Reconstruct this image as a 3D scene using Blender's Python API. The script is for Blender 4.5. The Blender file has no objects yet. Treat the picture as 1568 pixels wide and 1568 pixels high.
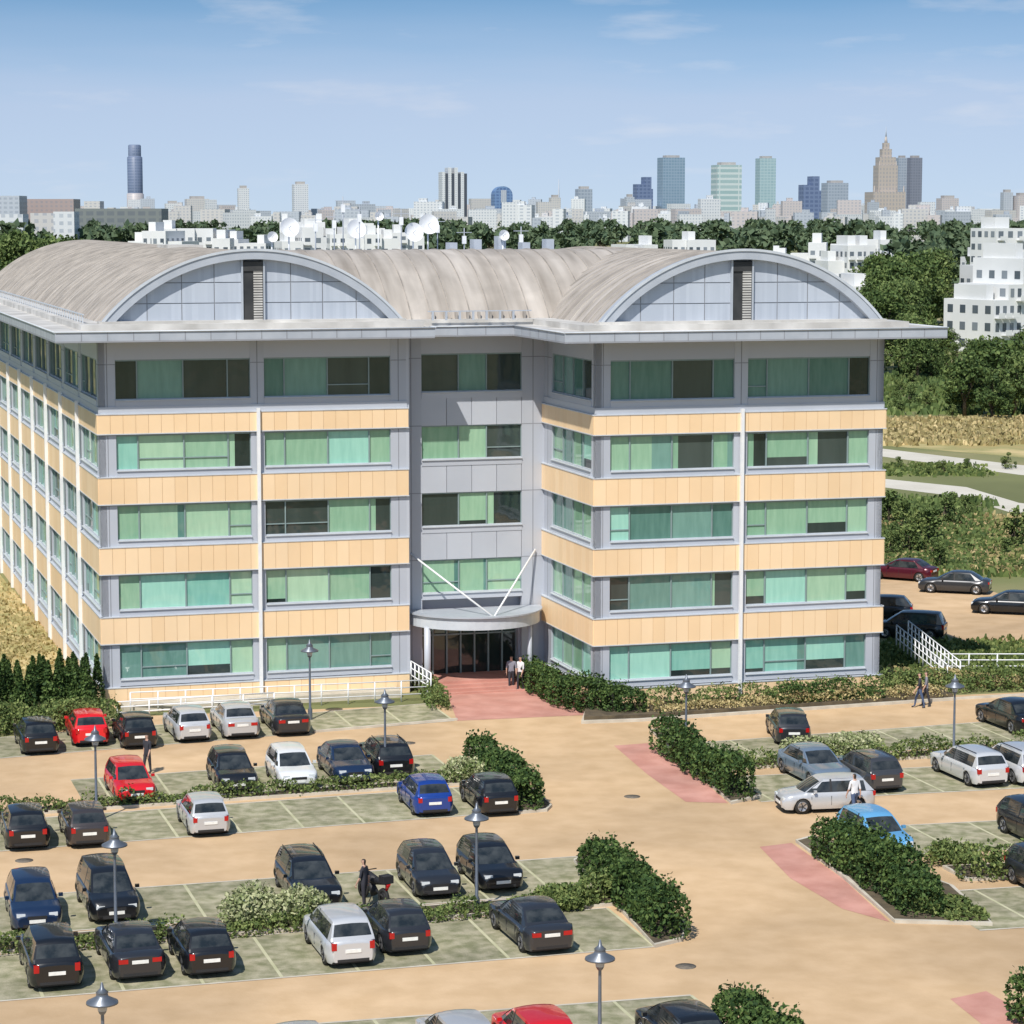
import bpy, bmesh, math, random
import numpy as np
from mathutils import Vector, Matrix
random.seed(7); rng=np.random.default_rng(7)
scn=bpy.context.scene
scn.view_settings.view_transform='Standard'; scn.view_settings.look='None'; scn.view_settings.exposure=0
# ---------------------------------------------------------------- survey
FPX=3950.0; H=24.0; PITCH=math.atan((784-330)/FPX)
cp,sp=math.cos(PITCH),math.sin(PITCH)
def ray(x,y):
    a=(x-784)/FPX; b=(784-y)/FPX
    return Vector((a, cp+b*sp, -sp+b*cp))
def gp(x,y,z=0.0):
    d=ray(x,y); t=(H-z)/-d.z
    return Vector((d.x*t,d.y*t,z))
def at(x,D):
    return Vector(((x-784)/FPX*D*1.0,D,0))
TH=math.radians(16.5)
E1=Vector((math.cos(TH),math.sin(TH),0)); E2=Vector((-math.sin(TH),math.cos(TH),0))
ORG=gp(160,1085)
BM=Matrix.Translation(ORG)@Matrix.Rotation(TH,4,'Z')
# ---------------------------------------------------------------- materials
def new_mat(name):
    m=bpy.data.materials.new(name); m.use_nodes=True
    nt=m.node_tree; b=nt.nodes['Principled BSDF']; return m,nt,b
def N(nt,t,**k):
    n=nt.nodes.new(t)
    for a,v in k.items(): setattr(n,a,v)
    return n
def mat(name,c1,c2=None,scale=1.0,rough=.8,metal=0,detail=3,island=0,bump=0,stretch=None,c3=None,spec=None,contrast=(.35,.65),big=0,bigr=(.84,1.10)):
    m,nt,b=new_mat(name); L=nt.links
    b.inputs['Roughness'].default_value=rough; b.inputs['Metallic'].default_value=metal
    if spec is not None: b.inputs['Specular IOR Level'].default_value=spec
    if c2 is None:
        c2=tuple(min(1,x*1.12) for x in c1)
    tc=N(nt,'ShaderNodeTexCoord'); no=N(nt,'ShaderNodeTexNoise'); no.inputs['Scale'].default_value=scale; no.inputs['Detail'].default_value=detail
    src=tc.outputs['Object']
    if stretch:
        mp=N(nt,'ShaderNodeMapping'); mp.inputs['Scale'].default_value=stretch; L.new(src,mp.inputs['Vector']); src=mp.outputs['Vector']
    L.new(src,no.inputs['Vector'])
    cr=N(nt,'ShaderNodeValToRGB'); e=cr.color_ramp.elements
    e[0].position=contrast[0]; e[0].color=(*c1,1); e[1].position=contrast[1]; e[1].color=(*c2,1)
    if c3: 
        k=e.new((contrast[0]+contrast[1])/2); k.color=(*c3,1)
    fac=no.outputs['Fac']
    if island:
        g=N(nt,'ShaderNodeNewGeometry'); mx=N(nt,'ShaderNodeMix'); mx.data_type='FLOAT'; mx.inputs[0].default_value=island
        L.new(fac,mx.inputs[2]); L.new(g.outputs['Random Per Island'],mx.inputs[3]); fac=mx.outputs[0]
    L.new(fac,cr.inputs['Fac'])
    out=cr.outputs['Color']
    if big:
        n3=N(nt,'ShaderNodeTexNoise'); n3.inputs['Scale'].default_value=big; n3.inputs['Detail'].default_value=4; n3.inputs['Distortion'].default_value=.6
        L.new(tc.outputs['Object'],n3.inputs['Vector']); r3=N(nt,'ShaderNodeMapRange'); r3.inputs[1].default_value=.3; r3.inputs[2].default_value=.7; r3.inputs[3].default_value=bigr[0]; r3.inputs[4].default_value=bigr[1]
        L.new(n3.outputs['Fac'],r3.inputs[0]); mm=N(nt,'ShaderNodeVectorMath',operation='SCALE'); L.new(out,mm.inputs[0]); L.new(r3.outputs[0],mm.inputs['Scale']); out=mm.outputs[0]
    L.new(out,b.inputs['Base Color'])
    if bump:
        bp=N(nt,'ShaderNodeBump'); bp.inputs['Strength'].default_value=bump; bp.inputs['Distance'].default_value=.05
        n2=N(nt,'ShaderNodeTexNoise'); n2.inputs['Scale'].default_value=scale*8; L.new(tc.outputs['Object'],n2.inputs['Vector'])
        L.new(n2.outputs['Fac'],bp.inputs['Height']); L.new(bp.outputs['Normal'],b.inputs['Normal'])
    return m
def leafmat(name,a,b_,c=None,scale=.6,island=.55):
    return mat(name,a,b_,scale=scale,rough=.7,island=island,detail=1,c3=c,contrast=(.25,.75),spec=.2)
def facade_mat(name,wall,glass,cx,cz,fx=.5,fz=.5,rough=.5,ox=0.,vary=.3):
    m,nt,b=new_mat(name); L=nt.links
    tc=N(nt,'ShaderNodeTexCoord'); s=N(nt,'ShaderNodeSeparateXYZ'); L.new(tc.outputs['Object'],s.inputs[0])
    def M(op,a,b2=None):
        n=N(nt,'ShaderNodeMath',operation=op)
        for i,v in enumerate((a,b2)):
            if v is None: continue
            if isinstance(v,(int,float)): n.inputs[i].default_value=v
            else: L.new(v,n.inputs[i])
        return n.outputs[0]
    h=M('ADD',s.outputs['X'],s.outputs['Y']); 
    hx=M('LESS_THAN',M('FRACT',M('DIVIDE',M('ADD',h,ox),cx)),fx)
    hz=M('LESS_THAN',M('FRACT',M('DIVIDE',s.outputs['Z'],cz)),fz)
    f=M('MULTIPLY',hx,hz)
    g=N(nt,'ShaderNodeNewGeometry'); sn=N(nt,'ShaderNodeSeparateXYZ'); L.new(g.outputs['Normal'],sn.inputs[0])
    f=M('MULTIPLY',f,M('LESS_THAN',sn.outputs['Z'],.5))
    wn=N(nt,'ShaderNodeTexWhiteNoise',noise_dimensions='3D'); 
    mp=N(nt,'ShaderNodeCombineXYZ'); L.new(M('FLOOR',M('DIVIDE',h,cx)),mp.inputs[0]); L.new(M('FLOOR',M('DIVIDE',s.outputs['Z'],cz)),mp.inputs[1]); L.new(mp.outputs[0],wn.inputs['Vector'])
    f=M('MULTIPLY',f,M('SUBTRACT',1.0,M('MULTIPLY',wn.outputs['Value'],vary)))
    mx=N(nt,'ShaderNodeMix'); mx.data_type='RGBA'; L.new(f,mx.inputs[0]); mx.inputs[6].default_value=(*wall,1); mx.inputs[7].default_value=(*glass,1)
    L.new(mx.outputs[2],b.inputs['Base Color']); b.inputs['Roughness'].default_value=rough
    return m
# ---------------------------------------------------------------- mesh builder
class MB:
    def __init__(s): s.v=[];s.f=[];s.m=[];s.sm=[];s.mats=[]
    def mi(s,m):
        if m not in s.mats: s.mats.append(m)
        return s.mats.index(m)
    def face(s,pts,m,smooth=False):
        i=len(s.v); s.v+= [tuple(p) for p in pts]; s.f.append(list(range(i,i+len(pts)))); s.m.append(s.mi(m)); s.sm.append(smooth)
    def box(s,x0,x1,y0,y1,z0,z1,m,fr=None,bottom=True):
        P=[(x0,y0,z0),(x1,y0,z0),(x1,y1,z0),(x0,y1,z0),(x0,y0,z1),(x1,y0,z1),(x1,y1,z1),(x0,y1,z1)]
        if fr: P=[fr(*p) for p in P]
        i=len(s.v); s.v+=[tuple(p) for p in P]; k=s.mi(m)
        for f in [(0,3,2,1),(4,5,6,7),(0,1,5,4),(1,2,6,5),(2,3,7,6),(3,0,4,7)]:
            s.f.append([i+j for j in f]); s.m.append(k); s.sm.append(False)
    def tube(s,a,b,r0,r1,m,n=8,caps=True,smooth=True):
        a=Vector(a);b=Vector(b);d=(b-a).normalized(); u=d.orthogonal().normalized(); w=d.cross(u)
        i=len(s.v)
        for p,r in((a,r0),(b,r1)):
            for k in range(n):
                t=2*math.pi*k/n; s.v.append(tuple(p+u*math.cos(t)*r+w*math.sin(t)*r))
        k=s.mi(m)
        for j in range(n):
            s.f.append([i+j,i+(j+1)%n,i+n+(j+1)%n,i+n+j]); s.m.append(k); s.sm.append(smooth)
        if caps:
            s.f.append([i+j for j in range(n)][::-1]); s.m.append(k); s.sm.append(False)
            s.f.append([i+n+j for j in range(n)]); s.m.append(k); s.sm.append(False)
    def lathe(s,c,prof,m,n=16,ax='z'):
        c=Vector(c); i=len(s.v); k=s.mi(m)
        for (r,h) in prof:
            for j in range(n):
                t=2*math.pi*j/n
                if ax=='z': p=(r*math.cos(t),r*math.sin(t),h)
                else: p=(h,r*math.cos(t),r*math.sin(t))
                s.v.append(tuple(c+Vector(p)))
        for a in range(len(prof)-1):
            for j in range(n):
                s.f.append([i+a*n+j,i+a*n+(j+1)%n,i+(a+1)*n+(j+1)%n,i+(a+1)*n+j]); s.m.append(k); s.sm.append(True)
    def grid(s,G,m,smooth=True,wrap=False):
        R=len(G);C=len(G[0]); i=len(s.v)
        for r in G:
            for p in r: s.v.append(tuple(p))
        for a in range(R-1):
            for b in range(C-1):
                mm=m(a,b) if callable(m) else m
                s.f.append([i+a*C+b,i+a*C+b+1,i+(a+1)*C+b+1,i+(a+1)*C+b]); s.m.append(s.mi(mm)); s.sm.append(smooth)
    def prism(s,pts,z0,z1,m,mside=None):
        a=sum(pts[i][0]*pts[(i+1)%len(pts)][1]-pts[(i+1)%len(pts)][0]*pts[i][1] for i in range(len(pts)))
        if a<0: pts=pts[::-1]
        n=len(pts)
        s.face([(p[0],p[1],z1) for p in pts],m); s.face([(p[0],p[1],z0) for p in pts][::-1],mside or m)
        for i in range(n):
            p=pts[i];q=pts[(i+1)%n]
            s.face([(p[0],p[1],z0),(q[0],q[1],z0),(q[0],q[1],z1),(p[0],p[1],z1)],mside or m)
    def mesh(s,name):
        me=bpy.data.meshes.new(name); me.from_pydata(s.v,[],s.f)
        for m in s.mats: me.materials.append(m)
        me.polygons.foreach_set('material_index',s.m); me.polygons.foreach_set('use_smooth',s.sm); me.update(); return me
    def obj(s,name,parent=None,M=None):
        return link(name,s.mesh(name),parent,M)
def link(name,me,parent=None,M=None):
    o=bpy.data.objects.new(name,me); scn.collection.objects.link(o)
    if M is not None: o.matrix_world=M
    if parent: o.parent=parent
    return o
def empty(name,M=None):
    o=bpy.data.objects.new(name,None); scn.collection.objects.link(o)
    if M is not None: o.matrix_world=M
    return o
def quads_mesh(name,V,mats,mi=None):
    n=len(V); me=bpy.data.meshes.new(name)
    me.vertices.add(n*4); me.vertices.foreach_set('co',V.reshape(-1).astype(np.float32))
    me.loops.add(n*4); me.loops.foreach_set('vertex_index',np.arange(n*4,dtype=np.int32))
    me.polygons.add(n); me.polygons.foreach_set('loop_start',np.arange(0,n*4,4,dtype=np.int32))
    try: me.polygons.foreach_set('loop_total',np.full(n,4,dtype=np.int32))
    except Exception: pass
    for m in mats: me.materials.append(m)
    if mi is not None: me.polygons.foreach_set('material_index',mi.astype(np.int32))
    me.update(); me.validate(); return me
def leafquads(P,size):
    n=len(P); a=rng.normal(size=(n,3)); a/=np.linalg.norm(a,axis=1)[:,None]
    b=rng.normal(size=(n,3)); b-= (a*b).sum(1)[:,None]*a; b/=np.linalg.norm(b,axis=1)[:,None]
    s=size*(.5+rng.random((n,1))); a=a*s; b=b*s*.6
    return np.stack([P-a*.5,P+b*.5,P+a*.5,P-b*.5],1)
def blobpts(c,r,n,shell=.55):
    d=rng.normal(size=(n,3)); d/=np.linalg.norm(d,axis=1)[:,None]
    rr=shell+(1-shell)*rng.random((n,1))**.7
    return np.array(c)+d*rr*np.array(r)

M_ground=mat('grassland',(.14,.15,.055),(.30,.26,.13),scale=.035,rough=.95,c3=(.19,.20,.075),detail=8)
M_sand=mat('sandy_paving',(.55,.375,.21),(.63,.44,.26),scale=.8,rough=.9,detail=7,bump=.15,big=.09,bigr=(.80,1.12))
M_slot=mat('grass_pavers',(.215,.215,.115),(.43,.39,.27),scale=1.8,rough=.95,detail=7,bump=.5,big=.22,bigr=(.72,1.15))
M_line=mat('slot_marking',(.44,.43,.26),(.56,.53,.36),scale=1,rough=.9)
M_kerb=mat('kerb_concrete',(.48,.43,.35),(.60,.55,.46),scale=1.5,rough=.9)
M_red=mat('red_pavers',(.49,.23,.18),(.60,.31,.25),scale=.8,rough=.9,bump=.2,detail=7,big=.3)
M_soil=mat('bed_soil',(.07,.055,.035),(.13,.10,.06),scale=2,rough=1)
M_iron=mat('cast_iron',(.12,.10,.08),(.2,.17,.13),scale=9,rough=.7)
M_band=mat('cream_cladding',(.87,.62,.37),(.91,.67,.42),scale=.5,rough=.55,island=.5,big=.15,bigr=(.9,1.04))
M_bjoint=mat('cladding_joint',(.50,.36,.20),scale=1)
M_grey=mat('grey_panels',(.45,.475,.53),(.50,.525,.58),scale=.5,rough=.45,island=.5,metal=.05)
M_joint=mat('panel_joint',(.24,.25,.28),scale=1)
M_sill=mat('pale_frame',(.50,.53,.57),(.56,.59,.63),scale=2,rough=.4)
M_frame=mat('window_frame',(.22,.29,.29),scale=2,rough=.4)
M_white=mat('white_metal',(.76,.77,.79),(.82,.82,.82),scale=3,rough=.4)
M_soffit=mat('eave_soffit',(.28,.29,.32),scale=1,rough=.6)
M_eavetop=mat('eave_top',(.48,.46,.43),(.62,.60,.57),scale=.8,rough=.7,detail=6,big=.4)
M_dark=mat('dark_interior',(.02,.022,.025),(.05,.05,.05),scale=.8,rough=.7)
M_roof=mat('weathered_roof',(.27,.235,.20),(.52,.47,.42),scale=1.0,rough=.65,detail=6,contrast=(.3,.7),stretch=(.12,1.2,.12),big=.5)
M_roofT=mat('weathered_roof_transverse',(.27,.235,.20),(.52,.47,.42),scale=1.0,rough=.65,detail=6,contrast=(.3,.7),stretch=(1.2,.12,.12),big=.5)
M_rib=mat('roof_seam',(.27,.245,.22),(.42,.38,.34),scale=1,rough=.6)
M_tymp=mat('gable_panels',(.42,.46,.53),(.47,.51,.58),scale=.4,rough=.4,island=.4)
M_arch=mat('arch_trim',(.38,.41,.46),(.44,.47,.52),scale=1,rough=.4)
def glass(name,c1,c2,scale=5.,rough=.04,amb=.5):
    m,nt,b=new_mat(name); L=nt.links
    tc=N(nt,'ShaderNodeTexCoord'); mp=N(nt,'ShaderNodeMapping'); mp.inputs['Scale'].default_value=(scale,scale,.15*scale); L.new(tc.outputs['Object'],mp.inputs[0])
    no=N(nt,'ShaderNodeTexNoise'); no.inputs['Scale'].default_value=1; no.inputs['Detail'].default_value=3; L.new(mp.outputs[0],no.inputs['Vector'])
    g=N(nt,'ShaderNodeNewGeometry'); mx=N(nt,'ShaderNodeMix'); mx.data_type='FLOAT'; mx.inputs[0].default_value=amb
    L.new(no.outputs['Fac'],mx.inputs[2]); L.new(g.outputs['Random Per Island'],mx.inputs[3])
    cr=N(nt,'ShaderNodeValToRGB'); e=cr.color_ramp.elements; e[0].position=.2; e[0].color=(*c1,1); e[1].position=.8; e[1].color=(*c2,1)
    L.new(mx.outputs[0],cr.inputs[0]); L.new(cr.outputs[0],b.inputs['Base Color'])
    b.inputs['Roughness'].default_value=rough; b.inputs['Specular IOR Level'].default_value=.8
    n2=N(nt,'ShaderNodeTexNoise'); n2.inputs['Scale'].default_value=.9; L.new(tc.outputs['Object'],n2.inputs['Vector']); bp=N(nt,'ShaderNodeBump'); bp.inputs['Strength'].default_value=.15; bp.inputs['Distance'].default_value=.1; L.new(n2.outputs['Fac'],bp.inputs['Height']); L.new(bp.outputs['Normal'],b.inputs['Normal'])
    return m
G_light=glass('glass_green_blind',(.21,.39,.26),(.40,.60,.42))
G_turq=glass('glass_turquoise_blind',(.20,.46,.38),(.38,.68,.56))
G_mid=glass('glass_half_blind_eave_shade',(.08,.19,.16),(.19,.35,.30))  # half-drawn blinds; also paints eave shade on top-floor panes
G_dark=glass('glass_dark_room_eave_shade',(.012,.022,.022),(.06,.08,.075),scale=1.5)  # dark rooms; on the top floor also painted eave shade
# ---------------------------------------------------------------- sky & light
SUN_DIR=(.80*(-E2)+.60*(-E1)).normalized(); EL=math.radians(50)
w=bpy.data.worlds.new('World'); scn.world=w; w.use_nodes=True; nt=w.node_tree; L=nt.links
bg=nt.nodes['Background']; sky=N(nt,'ShaderNodeTexSky',sky_type='NISHITA'); sky.sun_disc=False; sky.sun_elevation=EL
sky.sun_rotation=math.atan2(SUN_DIR.x,SUN_DIR.y)%(2*math.pi); sky.altitude=100; sky.dust_density=.5; sky.ozone_density=1.2
tc=N(nt,'ShaderNodeTexCoord'); sx=N(nt,'ShaderNodeSeparateXYZ'); L.new(tc.outputs['Generated'],sx.inputs[0])
mz=N(nt,'ShaderNodeMath',operation='MULTIPLY_ADD'); mz.inputs[1].default_value=2.6; mz.inputs[2].default_value=.08; L.new(sx.outputs['Z'],mz.inputs[0])
cx=N(nt,'ShaderNodeCombineXYZ'); L.new(sx.outputs['X'],cx.inputs[0]); L.new(sx.outputs['Y'],cx.inputs[1]); L.new(mz.outputs[0],cx.inputs[2])
nm=N(nt,'ShaderNodeVectorMath',operation='NORMALIZE'); L.new(cx.outputs[0],nm.inputs[0]); L.new(nm.outputs[0],sky.inputs['Vector'])
tint=N(nt,'ShaderNodeVectorMath',operation='MULTIPLY'); L.new(sky.outputs[0],tint.inputs[0]); tint.inputs[1].default_value=(.90,1.10,1.14)
hz=N(nt,'ShaderNodeValToRGB'); e=hz.color_ramp.elements; e[0].position=0; e[0].color=(.75,.75,.75,1); e[1].position=.085; e[1].color=(.0,.0,.0,1); k=e.new(.045); k.color=(.68,.68,.68,1); k=e.new(.062); k.color=(.3,.3,.3,1)
hm=N(nt,'ShaderNodeMath',operation='MULTIPLY_ADD'); n0=N(nt,'ShaderNodeTexNoise'); n0.inputs['Scale'].default_value=1; n0.inputs['Detail'].default_value=4
mp0=N(nt,'ShaderNodeMapping'); mp0.inputs['Scale'].default_value=(5,5,40); L.new(tc.outputs['Generated'],mp0.inputs[0]); L.new(mp0.outputs[0],n0.inputs['Vector'])
L.new(n0.outputs['Fac'],hm.inputs[0]); hm.inputs[1].default_value=.03; L.new(sx.outputs['Z'],hm.inputs[2]); hs=N(nt,'ShaderNodeMath',operation='SUBTRACT'); L.new(hm.outputs[0],hs.inputs[0]); hs.inputs[1].default_value=.015; L.new(hs.outputs[0],hz.inputs[0])
m1=N(nt,'ShaderNodeMix'); m1.data_type='RGBA'; L.new(hz.outputs[0],m1.inputs[0]); L.new(tint.outputs[0],m1.inputs[6]); m1.inputs[7].default_value=(4.9,5.5,7.0,1)
mp=N(nt,'ShaderNodeMapping'); mp.inputs['Scale'].default_value=(14,14,75); L.new(tc.outputs['Generated'],mp.inputs[0])
cn=N(nt,'ShaderNodeTexNoise'); cn.inputs['Scale'].default_value=1.0; cn.inputs['Detail'].default_value=7; cn.inputs['Roughness'].default_value=.55; L.new(mp.outputs[0],cn.inputs['Vector'])
cr=N(nt,'ShaderNodeValToRGB'); cr.color_ramp.elements[0].position=.56; cr.color_ramp.elements[0].color=(0,0,0,1); cr.color_ramp.elements[1].position=.80; cr.color_ramp.elements[1].color=(.5,.5,.5,1); L.new(cn.outputs['Fac'],cr.inputs[0])
mx=N(nt,'ShaderNodeMix'); mx.data_type='RGBA'; L.new(cr.outputs[0],mx.inputs[0]); L.new(m1.outputs[2],mx.inputs[6]); mx.inputs[7].default_value=(6.6,6.8,7.4,1)
L.new(mx.outputs[2],bg.inputs[0]); bg.inputs['Strength'].default_value=.115
sl=bpy.data.lights.new('sun','SUN'); sl.energy=4.7; sl.angle=math.radians(.5); sl.color=(1,.955,.88)
so=bpy.data.objects.new('sun',sl); scn.collection.objects.link(so)
sd=Vector((SUN_DIR.x*math.cos(EL),SUN_DIR.y*math.cos(EL),math.sin(EL))); so.rotation_euler=sd.to_track_quat('Z','Y').to_euler()
cd=bpy.data.cameras.new('camera'); cd.sensor_width=36; cd.lens=36*FPX/1568; cd.clip_end=30000; cd.clip_start=1
co=bpy.data.objects.new('camera',cd); scn.collection.objects.link(co); co.location=(0,0,H); co.rotation_euler=(math.pi/2-PITCH,0,0); scn.camera=co
# ---------------------------------------------------------------- ground
b=MB(); b.face([(-12000,-500,0),(12000,-500,0),(12000,20000,0),(-12000,20000,0)],M_ground); b.obj('ground')
def poly(name,pts,z,m):
    b=MB(); P=[gp(*p) for p in pts]; P=[(p.x,p.y,z) for p in P]
    a=sum(P[i][0]*P[(i+1)%len(P)][1]-P[(i+1)%len(P)][0]*P[i][1] for i in range(len(P)))
    if a<0:P=P[::-1]
    b.face(P,m); return b.obj(name)
poly('car_park_paving',[(-500,1190),(0,1135),(180,1098),(690,1078),(905,1072),(1150,1078),(1568,1060),(2100,1035),(2300,1900),(-900,1900)],.004,M_sand)
poly('side_road_paving',[(1330,880),(1420,868),(1500,900),(1700,960),(1900,1040),(1700,1040),(1480,985),(1350,930)],.004,M_sand)
poly('entrance_path',[(668,1018),(812,1018),(900,1095),(700,1104)],.012,M_red)
poly('red_pavement',[(940,1142),(995,1138),(1060,1180),(1115,1230),(1050,1228),(990,1185)],.012,M_red)
poly('red_pavement',[(1163,1297),(1212,1291),(1290,1345),(1362,1412),(1290,1392),(1210,1345)],.012,M_red)
poly('red_pavement',[(1455,1530),(1510,1518),(1600,1570),(1640,1640),(1530,1590)],.012,M_red)
M_dry=mat('dry_grass',(.42,.31,.13),(.58,.45,.22),scale=.12,rough=1,detail=7,c3=(.33,.30,.12))
M_path=mat('pale_path',(.56,.52,.44),(.64,.60,.52),scale=.2,rough=1)
poly('dry_field',[(1350,640),(1700,630),(1900,700),(1700,712),(1560,700),(1350,682)],.006,M_dry)
poly('dry_field',[(-300,900),(0,880),(110,1010),(90,1060),(-300,1010)],.006,M_dry)
poly('footpath',[(1350,687),(1560,712),(1900,742),(1900,758),(1560,727),(1350,699)],.010,M_path)
poly('footpath',[(1350,733),(1480,746),(1560,770),(1800,800),(1800,815),(1545,784),(1465,760),(1350,746)],.010,M_path)
poly('footpath',[(1515,812),(1800,830),(1800,842),(1520,824)],.012,M_path)
def kerbline(pts,w_=.14,h=.11):
    P=[gp(*p) for p in pts]; q=MB()
    for i in range(len(P)-1):
        a,c=P[i],P[i+1]; d=(c-a).normalized(); n=Vector((-d.y,d.x,0))*w_/2
        q.prism([((a-n).x,(a-n).y),((c-n).x,(c-n).y),((c+n).x,(c+n).y),((a+n).x,(a+n).y)],0,h+.002*i,M_kerb)
    q.obj('kerb')
kerbline([(700,1103),(480,1122)]); kerbline([(905,1097),(990,1099),(1150,1090),(1400,1075),(1700,1058)])
def slots(A,B,depth,w_=2.5,z=.008):
    a=gp(*A);c=gp(*B); d=(c-a); Ln=d.length; d.normalize()
    q=MB(); P=[a,c,c+E2*depth,a+E2*depth]; q.face([(p.x,p.y,z) for p in P],M_slot)
    n=int(Ln/w_); 
    for i in range(n+1):
        p=c-d*(i*w_); q2=p+E2*depth; r=d*.055
        q.face([(*(p-r).xy,z+.004),(*(p+r).xy,z+.004),(*(q2+r).xy,z+.004),(*(q2-r).xy,z+.004)],M_line)
    n2=E2*.06
    for p0,p1 in((a,c),(a+E2*depth,c+E2*depth)):
        q.face([(*(p0-n2).xy,z+.008),(*(p1-n2).xy,z+.008),(*(p1+n2).xy,z+.008),(*(p0+n2).xy,z+.008)],M_kerb)
    q.obj('parking_slots')
slots((-80,1168),(695,1104),4.6)
slots((130,1232),(705,1190),4.8)
slots((-80,1310),(832,1240),5)
slots((-80,1440),(955,1362),5)
slots((-80,1540),(1003,1450),5)
slots((1110,1170),(1700,1125),4.6)
slots((1165,1228),(1700,1200),4.8)
slots((1370,1310),(1750,1290),4.5)
slots((1500,1425),(1800,1405),5)
slots((-80,1700),(1150,1600),5)
def island(pts):
    P=[gp(*p) for p in pts]; c=sum(P,Vector())/len(P); q=MB()
    q.prism([(p.x,p.y) for p in P],.0,.12,M_kerb)
    I=[p+(c-p).normalized()*.18 for p in P]; 
    a=sum(I[i].x*I[(i+1)%len(I)].y-I[(i+1)%len(I)].x*I[i].y for i in range(len(I)))
    if a<0:I=I[::-1]
    q.face([(p.x,p.y,.126) for p in I],M_soil); q.obj('planting_bed')
island([(712,1150),(738,1145),(845,1236),(838,1243),(795,1247),(740,1196)])
island([(878,1320),(905,1306),(1050,1432),(1045,1442),(1003,1452),(930,1375)])
island([(995,1120),(1030,1118),(1165,1222),(1120,1232),(1060,1180)])
island([(1218,1290),(1245,1283),(1380,1330),(1460,1360),(1520,1418),(1370,1414),(1290,1345)])
island([(1100,1590),(1130,1565),(1260,1680),(1180,1690)])
def bedstrip(A,B,w_):
    a=gp(*A);c=gp(*B); q=MB(); P=[a,c,c+E2*w_,a+E2*w_]; q.prism([(p.x,p.y) for p in P],0,.12,M_kerb)
    d=(c-a).normalized()*.12; n=E2*.12; P=[a+d+n,c-d+n,c-d+E2*w_-n,a+d+E2*w_-n]
    q.face([(p.x,p.y,.126) for p in P],M_soil); q.obj('planting_bed')
bedstrip((-80,1257),(790,1197),.9)
bedstrip((-80,1468),(965,1386),1.6)
bedstrip((1120,1180),(1700,1145),1.2)
bedstrip((1480,1350),(1800,1335),2.)
for p in [(625,1138),(968,1220),(1050,1480),(37,1318)]:
    q=MB(); c=gp(*p); q.lathe((c.x,c.y,0.0),[(.34,.004),(.34,.014),(.0,.016)],M_iron,20); q.obj('manhole_cover')
q=MB(); c=gp(762,1052); q.box(-.6,.6,-.35,.35,.012,.03,M_iron,lambda a,b_,z:tuple(c+E1*a+E2*b_+Vector((0,0,z)))); q.obj('entrance_mat')
# ---------------------------------------------------------------- vegetation
L_dark=leafmat('hedge_leaves',(.018,.042,.012),(.11,.165,.045),(.048,.09,.024),scale=1.2)
L_mid=leafmat('shrub_leaves',(.06,.095,.028),(.23,.27,.09),(.12,.165,.05),scale=.8)
L_pale=leafmat('variegated_leaves',(.17,.21,.08),(.50,.50,.30),(.31,.34,.17),scale=1)
L_tree=leafmat('tree_leaves',(.035,.062,.02),(.16,.21,.065),(.075,.12,.035),scale=.25,island=.4)
L_tree2=leafmat('tree_leaves_light',(.055,.09,.03),(.21,.26,.09),(.11,.16,.05),scale=.25,island=.4)
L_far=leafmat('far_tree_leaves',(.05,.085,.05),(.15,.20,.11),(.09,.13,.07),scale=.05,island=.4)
L_tan=leafmat('dry_plants',(.28,.22,.10),(.58,.46,.24),(.36,.31,.14),scale=1)
M_bark=mat('bark',(.06,.045,.03),(.12,.09,.06),scale=4)
def hedgeP(name,a,c,wid,h,n,m,leaf=.15,lump=.16,z0=0):
    Ln=(c-a).length; d=(c-a).normalized(); nr=Vector((-d.y,d.x,0))
    k=max(2,int(Ln/(wid*.42))); P=[]
    for i in range(k):
        t=(i+.5)/k; hh=h*(1+random.uniform(-lump,lump)); ce=a.lerp(c,t)+nr*random.uniform(-.10,.10)*wid
        nn=n//k
        u=rng.random((nn,3))*2-1; ax=rng.integers(0,3,nn); sg=np.sign(rng.normal(size=nn)); sg[ax==2]=1; u[np.arange(nn),ax]=sg*(.80+.26*rng.random(nn))
        l=np.linalg.norm(u,axis=1)[:,None]; u=u/np.maximum(1,l/1.22)
        P.append(np.stack([ce.x+u[:,0]*wid*.5,ce.y+u[:,1]*wid*.5,z0+hh*.5+u[:,2]*hh*.5],1))
        s=rng.random((nn//8,3)); s=np.array((ce.x,ce.y,z0+hh*.8))+(s-np.array((.5,.5,0)))*np.array((wid*.8,wid*.8,hh*.42)); P.append(s)
    P=np.concatenate(P); P=P[P[:,2]>.02]
    return link(name,quads_mesh(name,leafquads(P,leaf),[m]))
def hedge(name,A,B,wid,h,n,m,leaf=.15,lump=.16): return hedgeP(name,gp(*A),gp(*B),wid,h,n,m,leaf,lump)
def bl(u,v_): return BM@Vector((u,v_,0))
hedge('hedge',(732,1172),(815,1242),1.25,1.35,8000,L_dark,lump=.2)
hedge('hedge',(912,1338),(1028,1440),1.35,1.35,10000,L_dark,lump=.2)
hedge('hedge',(1014,1150),(1138,1226),1.3,1.45,9000,L_dark,lump=.2)
hedge('hedge',(1272,1310),(1420,1405),1.6,1.5,12000,L_dark,lump=.2)
hedge('hedge',(1130,1590),(1205,1655),1.5,1.6,6000,L_dark,lump=.2)
hedge('hedge',(1565,1560),(1640,1590),1.2,1.5,3000,L_dark,lump=.2)
hedgeP('hedge',bl(21.6,.4),bl(21.7,-6.6),1.2,1.35,6500,L_dark); hedgeP('hedge',bl(21.8,-6.9),bl(24.4,-9.3),1.5,1.45,5500,L_dark)
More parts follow.
